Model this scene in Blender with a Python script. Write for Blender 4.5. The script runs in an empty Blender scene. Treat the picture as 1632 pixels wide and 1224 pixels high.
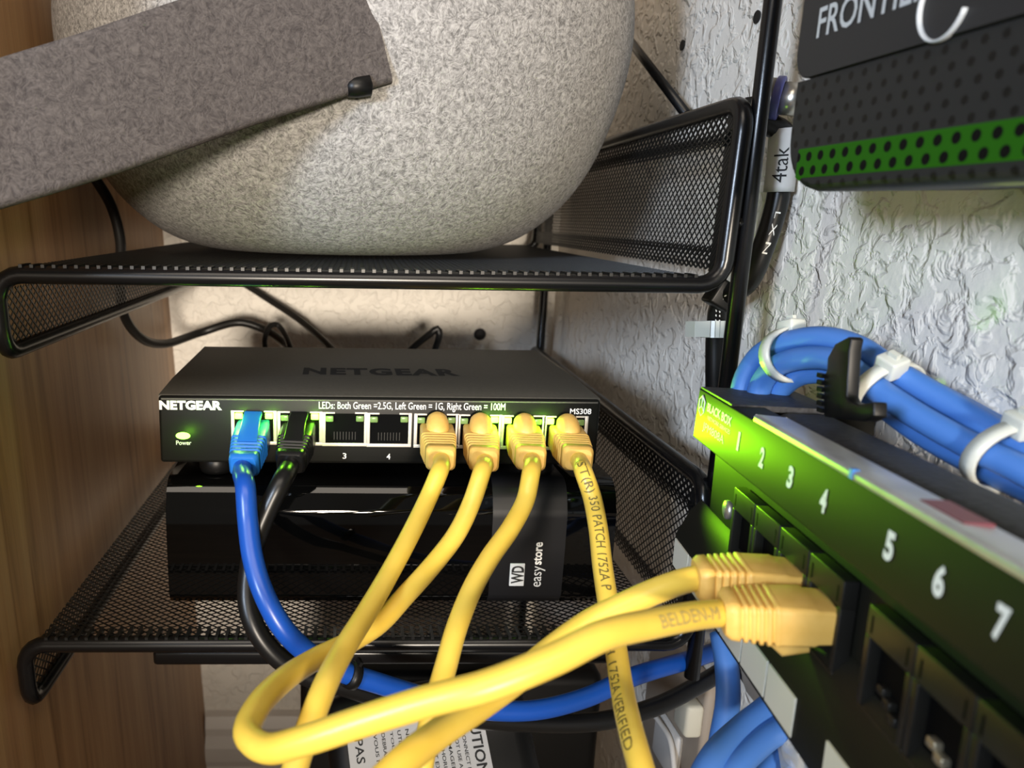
import bpy, bmesh, math, random
from mathutils import Vector, Matrix, Quaternion
from math import radians, sin, cos, pi, atan, sqrt
random.seed(7)
SC = bpy.context.scene
COL = SC.collection

# ------------------------------------------------------------------ camera
F = 1225.0; PX, PY = 580.0, 612.0
YAW, PITCH, ROLL, CZ = radians(2.05), atan(267 / 1225.0), radians(1.0), 0.5
fw = Vector((sin(YAW) * cos(PITCH), cos(YAW) * cos(PITCH), -sin(PITCH)))
r0 = Vector((cos(YAW), -sin(YAW), 0)); u0 = r0.cross(fw)
rt = r0 * cos(ROLL) + u0 * sin(ROLL); up = u0 * cos(ROLL) - r0 * sin(ROLL)
CP = Vector((0, 0, CZ))
cam_d = bpy.data.cameras.new('camera'); cam = bpy.data.objects.new('camera', cam_d); COL.objects.link(cam)
cam.matrix_world = Matrix(((rt.x, up.x, -fw.x, CP.x), (rt.y, up.y, -fw.y, CP.y), (rt.z, up.z, -fw.z, CP.z), (0, 0, 0, 1)))
cam_d.sensor_width = 36; cam_d.lens = F / 1632 * 36
cam_d.shift_x = (816 - PX) / 1632; cam_d.shift_y = 0
cam_d.clip_start = 0.01; cam_d.clip_end = 20
cam_d.dof.use_dof = True; cam_d.dof.focus_distance = 0.262; cam_d.dof.aperture_fstop = 18
SC.camera = cam

# ------------------------------------------------------------------ world, lights, exposure
SC.view_settings.view_transform = 'Standard'; SC.view_settings.look = 'None'
SC.view_settings.gamma = 1; SC.view_settings.exposure = 0.0; SC.view_settings.use_curve_mapping = False
SC.cycles.use_denoising = True
W = bpy.data.worlds.new('room_light'); SC.world = W; W.use_nodes = True
W.node_tree.nodes['Background'].inputs[0].default_value = (0.95, 0.86, 0.76, 1)
W.node_tree.nodes['Background'].inputs[1].default_value = 0.16

def area(name, loc, target, size, energy, color, size_y=None):
    d = bpy.data.lights.new(name, 'AREA'); d.energy = energy; d.color = color; d.size = size
    if size_y: d.shape = 'RECTANGLE'; d.size_y = size_y
    o = bpy.data.objects.new(name, d); COL.objects.link(o); o.location = loc
    o.rotation_euler = (Vector(target) - Vector(loc)).to_track_quat('-Z', 'Y').to_euler()
    return o
area('ceiling_lamp_light', (-0.10, -0.60, 1.40), (0, 0.3, 0.45), 1.3, 10.0, (1.0, 0.88, 0.74), .55)
def spot(name, loc, target, energy, color, size, blend, soft):
    d = bpy.data.lights.new(name, 'SPOT'); d.energy = energy; d.color = color; d.spot_size = radians(size); d.spot_blend = blend; d.shadow_soft_size = soft
    o = bpy.data.objects.new(name, d); COL.objects.link(o); o.location = loc
    o.rotation_euler = (Vector(target) - Vector(loc)).to_track_quat('-Z', 'Y').to_euler()
spot('doorway_light', (0.02, -2.2, 0.60), (0.01, 0.5, 0.475), 345.0, (1.0, 0.88, 0.73), 15.5, 1.0, 0.16)
spot('daylight_from_room', (-0.46, -0.36, 0.63), (0.157, 0.33, 0.50), 26.0, (0.68, 0.81, 1.0), 36, .7, 0.07)

# ------------------------------------------------------------------ pixel helpers (photo frame 1632x1224 -> points in the place)
def ray(x, y): return fw + rt * ((x - PX) / F) - up * ((y - PY) / F)
def onY(x, y, Y): d = ray(x, y); return CP + d * (Y / d.y)
def onX(x, y, X): d = ray(x, y); return CP + d * (X / d.x)
def onZ(x, y, Z): d = ray(x, y); return CP + d * ((Z - CZ) / d.z)
def dep(x, y, D): return CP + ray(x, y) * D
V = Vector

# ------------------------------------------------------------------ materials
MATS = {}
def mat(name, color, rough=0.5, metal=0.0, emit=None, estr=0.0, spec=None, coat=0.0, trans=0.0, sss=0.0, alpha=1.0):
    m = bpy.data.materials.new(name); m.use_nodes = True
    b = m.node_tree.nodes['Principled BSDF']
    b.inputs['Base Color'].default_value = (*color, 1); b.inputs['Roughness'].default_value = rough
    b.inputs['Metallic'].default_value = metal
    if spec is not None: b.inputs['Specular IOR Level'].default_value = spec
    if coat: b.inputs['Coat Weight'].default_value = coat; b.inputs['Coat Roughness'].default_value = 0.08
    if trans: b.inputs['Transmission Weight'].default_value = trans
    if sss:
        b.inputs['Subsurface Weight'].default_value = sss; b.inputs['Subsurface Scale'].default_value = 0.002
        b.inputs['Subsurface Radius'].default_value = (1, .8, .5)
    if emit: b.inputs['Emission Color'].default_value = (*emit, 1); b.inputs['Emission Strength'].default_value = estr
    MATS[name] = m
    return m
def nodes(m): return m.node_tree.nodes, m.node_tree.links, m.node_tree.nodes['Principled BSDF']
def noise_into(m, c1, c2, scale, stretch=(1, 1, 1), detail=3, bump=0.0, bdist=0.0005, lo=.35, hi=.65, rough=None, distort=0.0):
    N, L, b = nodes(m)
    tc = N.new('ShaderNodeTexCoord'); mp = N.new('ShaderNodeMapping'); mp.inputs['Scale'].default_value = stretch
    nz = N.new('ShaderNodeTexNoise'); nz.inputs['Scale'].default_value = scale; nz.inputs['Detail'].default_value = detail
    nz.inputs['Distortion'].default_value = distort
    cr = N.new('ShaderNodeValToRGB'); cr.color_ramp.elements[0].position = lo; cr.color_ramp.elements[1].position = hi
    cr.color_ramp.elements[0].color = (*c1, 1); cr.color_ramp.elements[1].color = (*c2, 1)
    L.new(tc.outputs['Object'], mp.inputs[0]); L.new(mp.outputs[0], nz.inputs['Vector']); L.new(nz.outputs[0], cr.inputs[0])
    L.new(cr.outputs[0], b.inputs['Base Color'])
    if bump:
        bp = N.new('ShaderNodeBump'); bp.inputs['Strength'].default_value = bump; bp.inputs['Distance'].default_value = bdist
        L.new(nz.outputs[0], bp.inputs['Height']); L.new(bp.outputs[0], b.inputs['Normal'])
    return nz
def plaster(name, color, dist=0.0010):
    m = mat(name, color, 0.75)
    N, L, b = nodes(m)
    tc = N.new('ShaderNodeTexCoord')
    n1 = N.new('ShaderNodeTexNoise'); n1.inputs['Scale'].default_value = 150; n1.inputs['Detail'].default_value = 3; n1.inputs['Distortion'].default_value = 0.5
    cr = N.new('ShaderNodeValToRGB'); cr.color_ramp.elements[0].position = .44; cr.color_ramp.elements[1].position = .58
    n2 = N.new('ShaderNodeTexNoise'); n2.inputs['Scale'].default_value = 420; n2.inputs['Detail'].default_value = 2
    mx = N.new('ShaderNodeMath'); mx.operation = 'MULTIPLY_ADD'; mx.inputs[1].default_value = 0.22
    bp = N.new('ShaderNodeBump'); bp.inputs['Strength'].default_value = 0.85; bp.inputs['Distance'].default_value = dist
    for n in (n1, n2): L.new(tc.outputs['Object'], n.inputs['Vector'])
    L.new(n1.outputs[0], cr.inputs[0]); L.new(n2.outputs[0], mx.inputs[0]); L.new(cr.outputs[0], mx.inputs[2])
    L.new(mx.outputs[0], bp.inputs['Height']); L.new(bp.outputs[0], b.inputs['Normal'])
    n3 = N.new('ShaderNodeTexNoise'); n3.inputs['Scale'].default_value = 14
    c3 = N.new('ShaderNodeValToRGB'); c3.color_ramp.elements[0].color = (*[c * .9 for c in color], 1); c3.color_ramp.elements[1].color = (*color, 1)
    L.new(tc.outputs['Object'], n3.inputs['Vector']); L.new(n3.outputs[0], c3.inputs[0]); L.new(c3.outputs[0], b.inputs['Base Color'])
    return m
m_wall = plaster('plaster_wall', (0.88, 0.83, 0.75))
m_wood = mat('maple_panel', (0.5, 0.3, 0.15), 0.42)
def wood_nodes(m):
    N, L, b = nodes(m)
    tc = N.new('ShaderNodeTexCoord')
    mp = N.new('ShaderNodeMapping'); mp.inputs['Scale'].default_value = (1, 22, 1.1)
    n1 = N.new('ShaderNodeTexNoise'); n1.inputs['Scale'].default_value = 5; n1.inputs['Detail'].default_value = 6; n1.inputs['Distortion'].default_value = 0.6
    mp2 = N.new('ShaderNodeMapping'); mp2.inputs['Scale'].default_value = (1, 130, 3)
    n2 = N.new('ShaderNodeTexNoise'); n2.inputs['Scale'].default_value = 6; n2.inputs['Detail'].default_value = 3
    cr = N.new('ShaderNodeValToRGB')
    e = cr.color_ramp.elements; e[0].position = .30; e[0].color = (.27, .125, .040, 1); e[1].position = .68; e[1].color = (.58, .33, .145, 1)
    x = e.new(.42); x.color = (.46, .24, .095, 1)
    mx = N.new('ShaderNodeMixRGB'); mx.blend_type = 'MULTIPLY'; mx.inputs[0].default_value = .35
    L.new(tc.outputs['Object'], mp.inputs[0]); L.new(tc.outputs['Object'], mp2.inputs[0])
    L.new(mp.outputs[0], n1.inputs['Vector']); L.new(mp2.outputs[0], n2.inputs['Vector'])
    L.new(n1.outputs[0], cr.inputs[0]); L.new(cr.outputs[0], mx.inputs[1]); L.new(n2.outputs[0], mx.inputs[2]); L.new(mx.outputs[0], b.inputs['Base Color'])
wood_nodes(m_wood)
m_trim = mat('painted_trim', (.74, .69, .64), 0.4)
m_floor = mat('dark_floor', (.16, .10, .06), 0.5); noise_into(m_floor, (.10, .06, .035), (.2, .13, .08), 9, (1, 8, 1))
m_black = mat('black_steel', (.004, .004, .0045), 0.26, spec=.4)
m_meshm = mat('black_mesh_steel', (.006, .006, .006), 0.36, spec=.4)
m_swtop = mat('switch_metal', (.045, .042, .036), 0.50, metal=0.0); noise_into(m_swtop, (.062, .058, .048), (.078, .072, .060), 900, bump=.25, bdist=.00008)
m_swface = mat('switch_face', (.006, .006, .005), 0.42, spec=.2)
m_hole = mat('port_cavity', (.0012, .0012, .0012), 0.8, spec=.08)
m_silver = mat('port_shield', (.60, .56, .49), 0.40, metal=0.3)
m_print = mat('white_print', (.82, .82, .80), 0.6)
m_deboss = mat('debossed_letters', (.004, .004, .004), 0.7)
m_led = mat('lit_led', (.2, .9, .1), 0.4, emit=(.30, 1.0, .05), estr=9)
m_ledoff = mat('unlit_led', (.16, .26, .08), 0.25)
m_gloss = mat('gloss_black', (.0015, .0015, .0015), 0.04, spec=.45)
m_matte = mat('matte_black_band', (.007, .007, .008), 0.42, spec=.3)
m_yel = mat('yellow_jacket', (.80, .52, .045), 0.36, sss=.0); noise_into(m_yel, (.72, .49, .065), (.80, .57, .09), 60, bump=.25, bdist=.0006)
m_yboot = mat('tan_yellow_boot', (.72, .41, .07), 0.48); noise_into(m_yboot, (.70, .42, .095), (.76, .47, .12), 300)
m_blue = mat('blue_jacket', (.006, .062, .34), 0.32)
m_bboot = mat('blue_boot', (.012, .14, .48), 0.42)
m_blue2 = mat('light_blue_jacket', (.055, .17, .50), 0.42)
m_blk = mat('black_jacket', (.005, .005, .005), 0.34, spec=.4)
m_cord = mat('black_cord', (.012, .011, .010), 0.42)
m_ink = mat('jacket_ink', (.16, .12, .03), 0.6)
m_tie = mat('clear_nylon', (.66, .68, .62), 0.35, trans=.15)
m_felt = mat('heather_felt', (.5, .5, .5), 0.95, spec=.15)
def felt_nodes(m, c1, c2, sc, lo=.36, hi=.62):
    N, L, b = nodes(m)
    tc = N.new('ShaderNodeTexCoord')
    wp = N.new('ShaderNodeTexNoise'); wp.inputs['Scale'].default_value = 160
    ad = N.new('ShaderNodeVectorMath'); ad.operation = 'MULTIPLY_ADD'; ad.inputs[1].default_value = (.006, .006, .006)
    n1 = N.new('ShaderNodeTexNoise'); n1.inputs['Scale'].default_value = sc; n1.inputs['Detail'].default_value = 4; n1.inputs['Roughness'].default_value = .65
    n2 = N.new('ShaderNodeTexNoise'); n2.inputs['Scale'].default_value = sc * 2.6; n2.inputs['Detail'].default_value = 2
    md = N.new('ShaderNodeMix'); md.inputs[0].default_value = .4
    cr = N.new('ShaderNodeValToRGB'); e = cr.color_ramp.elements; e[0].position = lo; e[0].color = (*c1, 1); e[1].position = hi; e[1].color = (*c2, 1)
    bp = N.new('ShaderNodeBump'); bp.inputs['Strength'].default_value = .6; bp.inputs['Distance'].default_value = .0006
    L.new(tc.outputs['Object'], wp.inputs['Vector']); L.new(wp.outputs['Color'], ad.inputs[0]); L.new(tc.outputs['Object'], ad.inputs[2])
    L.new(ad.outputs[0], n1.inputs['Vector']); L.new(ad.outputs[0], n2.inputs['Vector'])
    L.new(n1.outputs[0], md.inputs[2]); L.new(n2.outputs[0], md.inputs[3]); L.new(md.outputs[0], cr.inputs[0]); L.new(cr.outputs[0], b.inputs['Base Color'])
    L.new(md.outputs[0], bp.inputs['Height']); L.new(bp.outputs[0], b.inputs['Normal'])
felt_nodes(m_felt, (.14, .135, .13), (.43, .415, .40), 560, .38, .62)
m_strap = mat('charcoal_felt', (.15, .14, .13), 0.95, spec=.15); felt_nodes(m_strap, (.045, .039, .038), (.105, .092, .086), 560)
m_router = mat('router_shell', (.017, .0175, .019), 0.45, spec=.35)
m_rlogo = mat('grey_print', (.50, .52, .53), 0.5)
m_alu = mat('brushed_aluminium', (.55, .56, .58), 0.36, metal=.75); noise_into(m_alu, (.48, .49, .51), (.66, .67, .69), 70, bump=.15, bdist=.0004)
m_panel = mat('satin_black_steel', (.0085, .0085, .006), 0.55, spec=.16)
m_ppanel = mat('panel_top_black', (.018, .018, .020), 0.6); noise_into(m_ppanel, (.006, .006, .007), (.022, .022, .026), 700, bump=.5, bdist=.0004)
m_jack = mat('jack_plastic', (.008, .0075, .006), 0.42, spec=.35)
m_paper = mat('paper_label', (.62, .60, .50), 0.7)
m_brass = mat('nickel_connector', (.60, .56, .48), 0.3, metal=.9)
m_ring = mat('purple_ring', (.11, .12, .38), 0.4)
m_ivory = mat('ivory_plastic', (.55, .52, .42), 0.5)
m_steel = mat('zinc_screw', (.5, .48, .44), 0.35, metal=.8)
m_white = mat('white_plastic', (.62, .60, .57), 0.45)
m_label = mat('label_stock', (.40, .40, .40), 0.5)
m_tan = mat('tan_plastic', (.30, .25, .20), 0.5)
m_blkpl = mat('black_plastic', (.004, .004, .004), 0.4, spec=.3)
m_bag = mat('clear_film', (.45, .45, .43), 0.25, trans=.35)
m_maroon = mat('maroon_sticker', (.16, .03, .045), 0.4)
m_bluetape = mat('blue_mark', (.05, .22, .60), 0.4)
m_copper = mat('jack_contacts', (.42, .38, .28), 0.35, metal=.8)

# router perforation: staggered round holes; the light strip behind shows green between them
def dots(m, pu, pv, rad, emission=False):
    N, L, b = nodes(m)
    tc = N.new('ShaderNodeTexCoord'); sp = N.new('ShaderNodeSeparateXYZ'); L.new(tc.outputs['Object'], sp.inputs[0])
    def mth(op, a, bb=None, c=None):
        n = N.new('ShaderNodeMath'); n.operation = op
        for i, v in enumerate((a, bb, c)):
            if v is None: continue
            if isinstance(v, (int, float)): n.inputs[i].default_value = v
            else: L.new(v, n.inputs[i])
        return n.outputs[0]
    vv = mth('DIVIDE', sp.outputs['Z'], pv); row = mth('FLOOR', vv); fv = mth('SUBTRACT', mth('FRACT', vv), .5)
    off = mth('MULTIPLY', mth('MODULO', mth('ABSOLUTE', row), 2.0), .5)
    uu = mth('ADD', mth('DIVIDE', sp.outputs['Y'], pu), off); fu = mth('SUBTRACT', mth('FRACT', uu), .5)
    du = mth('MULTIPLY', fu, pu); dv = mth('MULTIPLY', fv, pv)
    d = mth('SQRT', mth('ADD', mth('MULTIPLY', du, du), mth('MULTIPLY', dv, dv)))
    msk = mth('LESS_THAN', d, rad)
    mx = N.new('ShaderNodeMixRGB'); L.new(msk, mx.inputs[0])
    base = b.inputs['Base Color'].default_value[:]
    mx.inputs[1].default_value = base; mx.inputs[2].default_value = (.003, .003, .003, 1); L.new(mx.outputs[0], b.inputs['Base Color'])
    if emission:
        st = mth('MULTIPLY', mth('SUBTRACT', 1.0, msk), b.inputs['Emission Strength'].default_value)
        L.new(st, b.inputs['Emission Strength'])
    bp = N.new('ShaderNodeBump'); bp.invert = True; bp.inputs['Strength'].default_value = 1; bp.inputs['Distance'].default_value = .0006
    L.new(msk, bp.inputs['Height']); L.new(bp.outputs[0], b.inputs['Normal'])
m_perf = mat('perforated_shell', (.016, .0165, .0165), 0.5, spec=.3); dots(m_perf, .0044, .0032, .00085)
m_rled = mat('green_status_strip', (.003, .006, .003), 0.6, spec=.1, emit=(.055, .40, .004), estr=.22); dots(m_rled, .0044, .0032, .0011, True)

# ------------------------------------------------------------------ mesh helpers
class MB:
    def __init__(s): s.v = []; s.f = []; s.sm = []
    def add(s, vs, fs, smooth=False):
        n = len(s.v); s.v += [Vector(p) for p in vs]
        for f in fs: s.f.append([i + n for i in f]); s.sm.append(smooth)
        return s
    def box(s, lo, hi, M=None):
        x0, y0, z0 = lo; x1, y1, z1 = hi
        vs = [V(p) for p in ((x0,y0,z0),(x1,y0,z0),(x1,y1,z0),(x0,y1,z0),(x0,y0,z1),(x1,y0,z1),(x1,y1,z1),(x0,y1,z1))]
        if M: vs = [M @ p for p in vs]
        return s.add(vs, [(0,3,2,1),(4,5,6,7),(0,1,5,4),(1,2,6,5),(2,3,7,6),(3,0,4,7)])
    def prism(s, poly, a, b, axis=0, M=None, smooth=False):
        """polygon extruded between a and b along axis; polygon in the two other axes"""
        def P(q, t):
            p = list(q); p.insert(axis, t); p = V(p); return M @ p if M else p
        n = len(poly)
        vs = [P(q, a) for q in poly] + [P(q, b) for q in poly]
        fs = [tuple(range(n)), tuple(reversed(range(n, 2 * n)))]
        s.add(vs, fs)
        s.add(vs, [(i, (i + 1) % n, n + (i + 1) % n, n + i) for i in range(n)], smooth)
        return s
    def tube(s, pts, r, seg=12, closed=False, cap=True, flat=1.0, n0=None):
        P = [V(p) for p in pts]; m = len(P)
        T = []
        for i in range(m):
            a = P[(i - 1) % m] if (closed or i > 0) else P[i]; b = P[(i + 1) % m] if (closed or i < m - 1) else P[i]
            T.append((b - a).normalized())
        nrm = V(n0) if n0 else (V((0, 0, 1)) if abs(T[0].z) < .9 else V((1, 0, 0)))
        nrm = (nrm - T[0] * nrm.dot(T[0])).normalized(); vs = []
        R = r if isinstance(r, (list, tuple)) else [r] * m
        for i in range(m):
            if i: nrm = (nrm - T[i] * nrm.dot(T[i])).normalized()
            bn = T[i].cross(nrm)
            for k in range(seg):
                a = 2 * pi * k / seg; vs.append(P[i] + nrm * (R[i] * cos(a)) + bn * (R[i] * flat * sin(a)))
        fs = []
        for i in range(m if closed else m - 1):
            j = (i + 1) % m
            for k in range(seg):
                l = (k + 1) % seg; fs.append((i * seg + k, i * seg + l, j * seg + l, j * seg + k))
        s.add(vs, fs, True)
        if cap and not closed:
            n = len(s.v) - len(vs)
            s.f.append([n + k for k in reversed(range(seg))]); s.sm.append(False)
            s.f.append([n + (m - 1) * seg + k for k in range(seg)]); s.sm.append(False)
        return s
    def lathe(s, prof, c, seg=48, axis=(0, 0, 1), cap=True):
        c = V(c); ax = V(axis).normalized(); q = V((0, 0, 1)).rotation_difference(ax)
        vs = []
        for r, z in prof:
            for k in range(seg):
                a = 2 * pi * k / seg; vs.append(c + q @ V((r * cos(a), r * sin(a), z)))
        fs = [(i * seg + k, i * seg + (k + 1) % seg, (i + 1) * seg + (k + 1) % seg, (i + 1) * seg + k) for i in range(len(prof) - 1) for k in range(seg)]
        n = len(s.v); s.add(vs, fs, True)
        if cap:
            if prof[0][0] > 1e-6: s.f.append([n + k for k in reversed(range(seg))]); s.sm.append(False)
            if prof[-1][0] > 1e-6: s.f.append([n + (len(prof) - 1) * seg + k for k in range(seg)]); s.sm.append(False)
        return s
    def disc(s, c, rx, rz, nrm=(0, -1, 0), seg=20, up_=(0, 0, 1)):
        c = V(c); n = V(nrm).normalized(); a = V(up_); a = (a - n * a.dot(n)).normalized(); b = a.cross(n)
        return s.add([c + b * (rx * cos(2 * pi * k / seg)) + a * (rz * sin(2 * pi * k / seg)) for k in range(seg)], [tuple(range(seg))])
    def rbox(s, lo, hi, r, M=None, seg=3):
        """box with all edges rounded"""
        bm = bmesh.new(); bmesh.ops.create_cube(bm, size=1)
        lo = V(lo); hi = V(hi)
        for v in bm.verts: v.co = V(((v.co[i] + .5) * (hi[i] - lo[i]) + lo[i]) for i in range(3))
        bmesh.ops.bevel(bm, geom=bm.edges[:], offset=r, segments=seg, affect='EDGES', profile=.5)
        bm.verts.index_update()
        s.add([M @ v.co if M else v.co.copy() for v in bm.verts], [tuple(v.index for v in f.verts) for f in bm.faces], True); bm.free()
        return s

def wloc(o):
    p = V((0, 0, 0))
    while o: p += o.location; o = o.parent
    return p
def link(name, mb, m, parent=None, local=False, bevel=0.0, auto=35):
    """one mesh object; vertices are given in the place's coordinates and stored relative to the thing's base"""
    off = V((0, 0, 0)) if (local or parent is None) else wloc(parent)
    if parent is None and not local:
        xs = [p.x for p in mb.v]; ys = [p.y for p in mb.v]; zs = [p.z for p in mb.v]
        off = V(((min(xs) + max(xs)) / 2, (min(ys) + max(ys)) / 2, min(zs)))
    me = bpy.data.meshes.new(name); me.from_pydata([p - off for p in mb.v], [], mb.f)
    me.polygons.foreach_set('use_smooth', mb.sm); me.update()
    bm = bmesh.new(); bm.from_mesh(me); bmesh.ops.recalc_face_normals(bm, faces=bm.faces); bm.to_mesh(me); bm.free()
    me.materials.append(m)
    o = bpy.data.objects.new(name, me); COL.objects.link(o)
    if parent: o.parent = parent
    elif not local: o.location = off
    if bevel:
        b = o.modifiers.new('bevel', 'BEVEL'); b.width = bevel; b.segments = 3; b.limit_method = 'ANGLE'; b.angle_limit = radians(auto)
        b.harden_normals = False
        me.polygons.foreach_set('use_smooth', [True] * len(me.polygons))
    return o
def tag(o, label=None, cat=None, group=None, kind=None):
    if label: o['label'] = label
    if cat: o['category'] = cat
    if group: o['group'] = group
    if kind: o['kind'] = kind
    return o
def thing(name, label, cat, loc, group=None):
    o = bpy.data.objects.new(name, None); o.empty_display_size = .01; COL.objects.link(o); o.location = loc
    return tag(o, label, cat, group)
def struct(name, mb, m, bevel=0): return tag(link(name, mb, m, bevel=bevel), kind='structure')

def smooth_path(pts, step=.0016):
    P = [V(p) for p in pts]; P = [P[0] * 2 - P[1]] + P + [P[-1] * 2 - P[-2]]; out = []
    for i in range(1, len(P) - 2):
        p0, p1, p2, p3 = P[i - 1:i + 3]; n = max(2, int((p2 - p1).length / step))
        t0 = 0; t1 = t0 + max((p1 - p0).length, 1e-6) ** .5; t2 = t1 + max((p2 - p1).length, 1e-6) ** .5; t3 = t2 + max((p3 - p2).length, 1e-6) ** .5
        for k in range(n):
            t = t1 + (t2 - t1) * k / n
            A1 = p0 * ((t1 - t) / (t1 - t0)) + p1 * ((t - t0) / (t1 - t0)); A2 = p1 * ((t2 - t) / (t2 - t1)) + p2 * ((t - t1) / (t2 - t1))
            A3 = p2 * ((t3 - t) / (t3 - t2)) + p3 * ((t - t2) / (t3 - t2))
            B1 = A1 * ((t2 - t) / (t2 - t0)) + A2 * ((t - t0) / (t2 - t0)); B2 = A2 * ((t3 - t) / (t3 - t1)) + A3 * ((t - t1) / (t3 - t1))
            out.append(B1 * ((t2 - t) / (t2 - t1)) + B2 * ((t - t1) / (t2 - t1)))
    out.append(P[-2]); return out
def ppath(px): return smooth_path([dep(*p) for p in px])

def glyphs(txt, bold=0.0, res=3, space=1.0):
    """the letters of txt as 2D triangles: list of verts (x,y), faces; baseline at 0"""
    c = bpy.data.curves.new('t', 'FONT'); c.body = txt; c.size = 1; c.offset = bold; c.resolution_u = res; c.space_character = space
    o = bpy.data.objects.new('t', c); COL.objects.link(o)
    dg = bpy.context.evaluated_depsgraph_get(); dg.update()
    me = bpy.data.meshes.new_from_object(o.evaluated_get(dg))
    vs = [(v.co.x, v.co.y) for v in me.vertices]; fs = [tuple(p.vertices) for p in me.polygons]
    bpy.data.objects.remove(o); bpy.data.meshes.remove(me); bpy.data.curves.remove(c)
    return vs, fs
def letters(name, txt, org, ex, ey, w, h, m, parent, bold=0.0, lift=.00006, space=1.0):
    """flat lettering fitted to a w x h box: org is its lower left corner, ex/ey its directions"""
    vs, fs = glyphs(txt, bold, space=space)
    x0 = min(v[0] for v in vs); x1 = max(v[0] for v in vs); y0 = min(v[1] for v in vs); y1 = max(v[1] for v in vs)
    ex = V(ex).normalized(); ey = V(ey); ey = (ey - ex * ey.dot(ex)).normalized(); nn = ex.cross(ey)
    mb = MB(); mb.add([V(org) + ex * ((x - x0) / (x1 - x0) * w) + ey * ((y - y0) / (y1 - y0) * h) + nn * lift for x, y in vs], fs)
    return link(name, mb, m, parent)
def tube_text(name, txt, path, r, s0, length, size, m, parent, side=1.0, angle=0.0, bold=.0):
    """lettering printed around a cable's jacket"""
    vs, fs = glyphs(txt, bold, 2)
    bm = bmesh.new(); bv = [bm.verts.new((x, y, 0)) for x, y in vs]
    for f in fs:
        try: bm.faces.new([bv[i] for i in f])
        except ValueError: pass
    for _ in range(2):
        lg = [e for e in bm.edges if abs(e.verts[0].co.y - e.verts[1].co.y) > .22 or abs(e.verts[0].co.x - e.verts[1].co.x) > .4]
        if lg: bmesh.ops.subdivide_edges(bm, edges=lg, cuts=1)
        bmesh.ops.triangulate(bm, faces=bm.faces)
    bm.verts.index_update()
    x0 = min(v.co.x for v in bm.verts); x1 = max(v.co.x for v in bm.verts); k = length / (x1 - x0)
    acc = [0.0]
    for i in range(1, len(path)): acc.append(acc[-1] + (path[i] - path[i - 1]).length)
    def at(s):
        s = max(0, min(acc[-1] - 1e-6, s)); i = max(j for j in range(len(acc) - 1) if acc[j] <= s) if s > 0 else 0
        f = (s - acc[i]) / (acc[i + 1] - acc[i]); a = path[max(0, i - 2)]; b = path[min(len(path) - 1, i + 3)]
        return path[i].lerp(path[i + 1], f), (b - a).normalized()
    out = []
    for v in bm.verts:
        p, t = at(s0 + (v.co.x - x0) * k)
        n = (CP - p); n = (n - t * n.dot(t)).normalized(); b = t.cross(n) * side
        a = ((v.co.y - .35) * size) / r + angle
        out.append(p + (n * cos(a) - b * sin(a)) * (r + .00012))
    mb = MB(); mb.add(out, [tuple(v.index for v in f.verts) for f in bm.faces]); bm.free()
    return link(name, mb, m, parent)

def diamond(mb, o, e1, e2, L1, L2, p1=.0036, p2=.0026, w=.0006, t=.0005):
    """expanded-metal diamond mesh over the parallelogram o, e1*L1, e2*L2"""
    o = V(o); e1 = V(e1).normalized(); e2 = V(e2).normalized(); nn = e1.cross(e2).normalized()
    a, b = L1 / p1, L2 / p2
    for sgn in (1, -1):
        k = 0.0 if sgn == 1 else -b
        k = math.floor(k) + .5
        while k < (a + b if sgn == 1 else a):
            # line u + sgn*v = k  in cells
            pts = []
            if sgn == 1: v0, v1 = max(0, k - a), min(b, k); A = (k - v0, v0); B = (k - v1, v1)
            else: v0, v1 = max(0, -k), min(b, a - k); A = (k + v0, v0); B = (k + v1, v1)
            k += 1
            if v1 - v0 < .2: continue
            pa = o + e1 * (A[0] * p1) + e2 * (A[1] * p2); pb = o + e1 * (B[0] * p1) + e2 * (B[1] * p2)
            d = (pb - pa).normalized(); s = d.cross(nn) * (w / 2); q = nn * (t / 2 * (1 if sgn == 1 else .6))
            mb.add([pa + s + q, pa - s + q, pa - s - q, pa + s - q, pb + s + q, pb - s + q, pb - s - q, pb + s - q],
                   [(0, 1, 5, 4), (1, 2, 6, 5), (2, 3, 7, 6), (3, 0, 4, 7)])
    return mb

# ------------------------------------------------------------------ the setting
WX, WY = 0.157, 0.552
mb = MB().box((-.30, WY, 0), (WX + .02, WY + .02, 1.05)); struct('wall_back', mb, m_wall)
mb = MB().box((WX, -.05, 0), (WX + .02, WY, 1.05)); struct('wall_right', mb, m_wall)
mb = MB().box((-.9, -.9, -.02), (.9, WY + .02, 0)); struct('floor', mb, m_floor)
# maple cabinet side, leaning very slightly
def leftx(z): return -.1205 + (.443 - z) * .050
mb = MB().prism([(leftx(0), 0), (leftx(0) - .018, 0), (leftx(1.05) - .018, 1.05), (leftx(1.05), 1.05)], .165, WY, axis=1)
struct('wall_left', mb, m_wood)
prof = [(WY, 0), (WY - .014, 0), (WY - .014, .062), (WY - .011, .066), (WY - .013, .072), (WY - .013, .084), (WY - .008, .092), (WY - .009, .099), (WY - .006, .108), (WY, .110)]
prof = [(y, z * 1.0) for y, z in prof]
mb = MB().prism(prof, leftx(0.1) + .001, WX - .012, axis=0); struct('baseboard_back', mb, m_trim)
mb = MB().prism([(WX - (WY - y), z) for y, z in prof], -.05, WY - .0005, axis=1); struct('baseboard_right', mb, m_trim)

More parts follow.
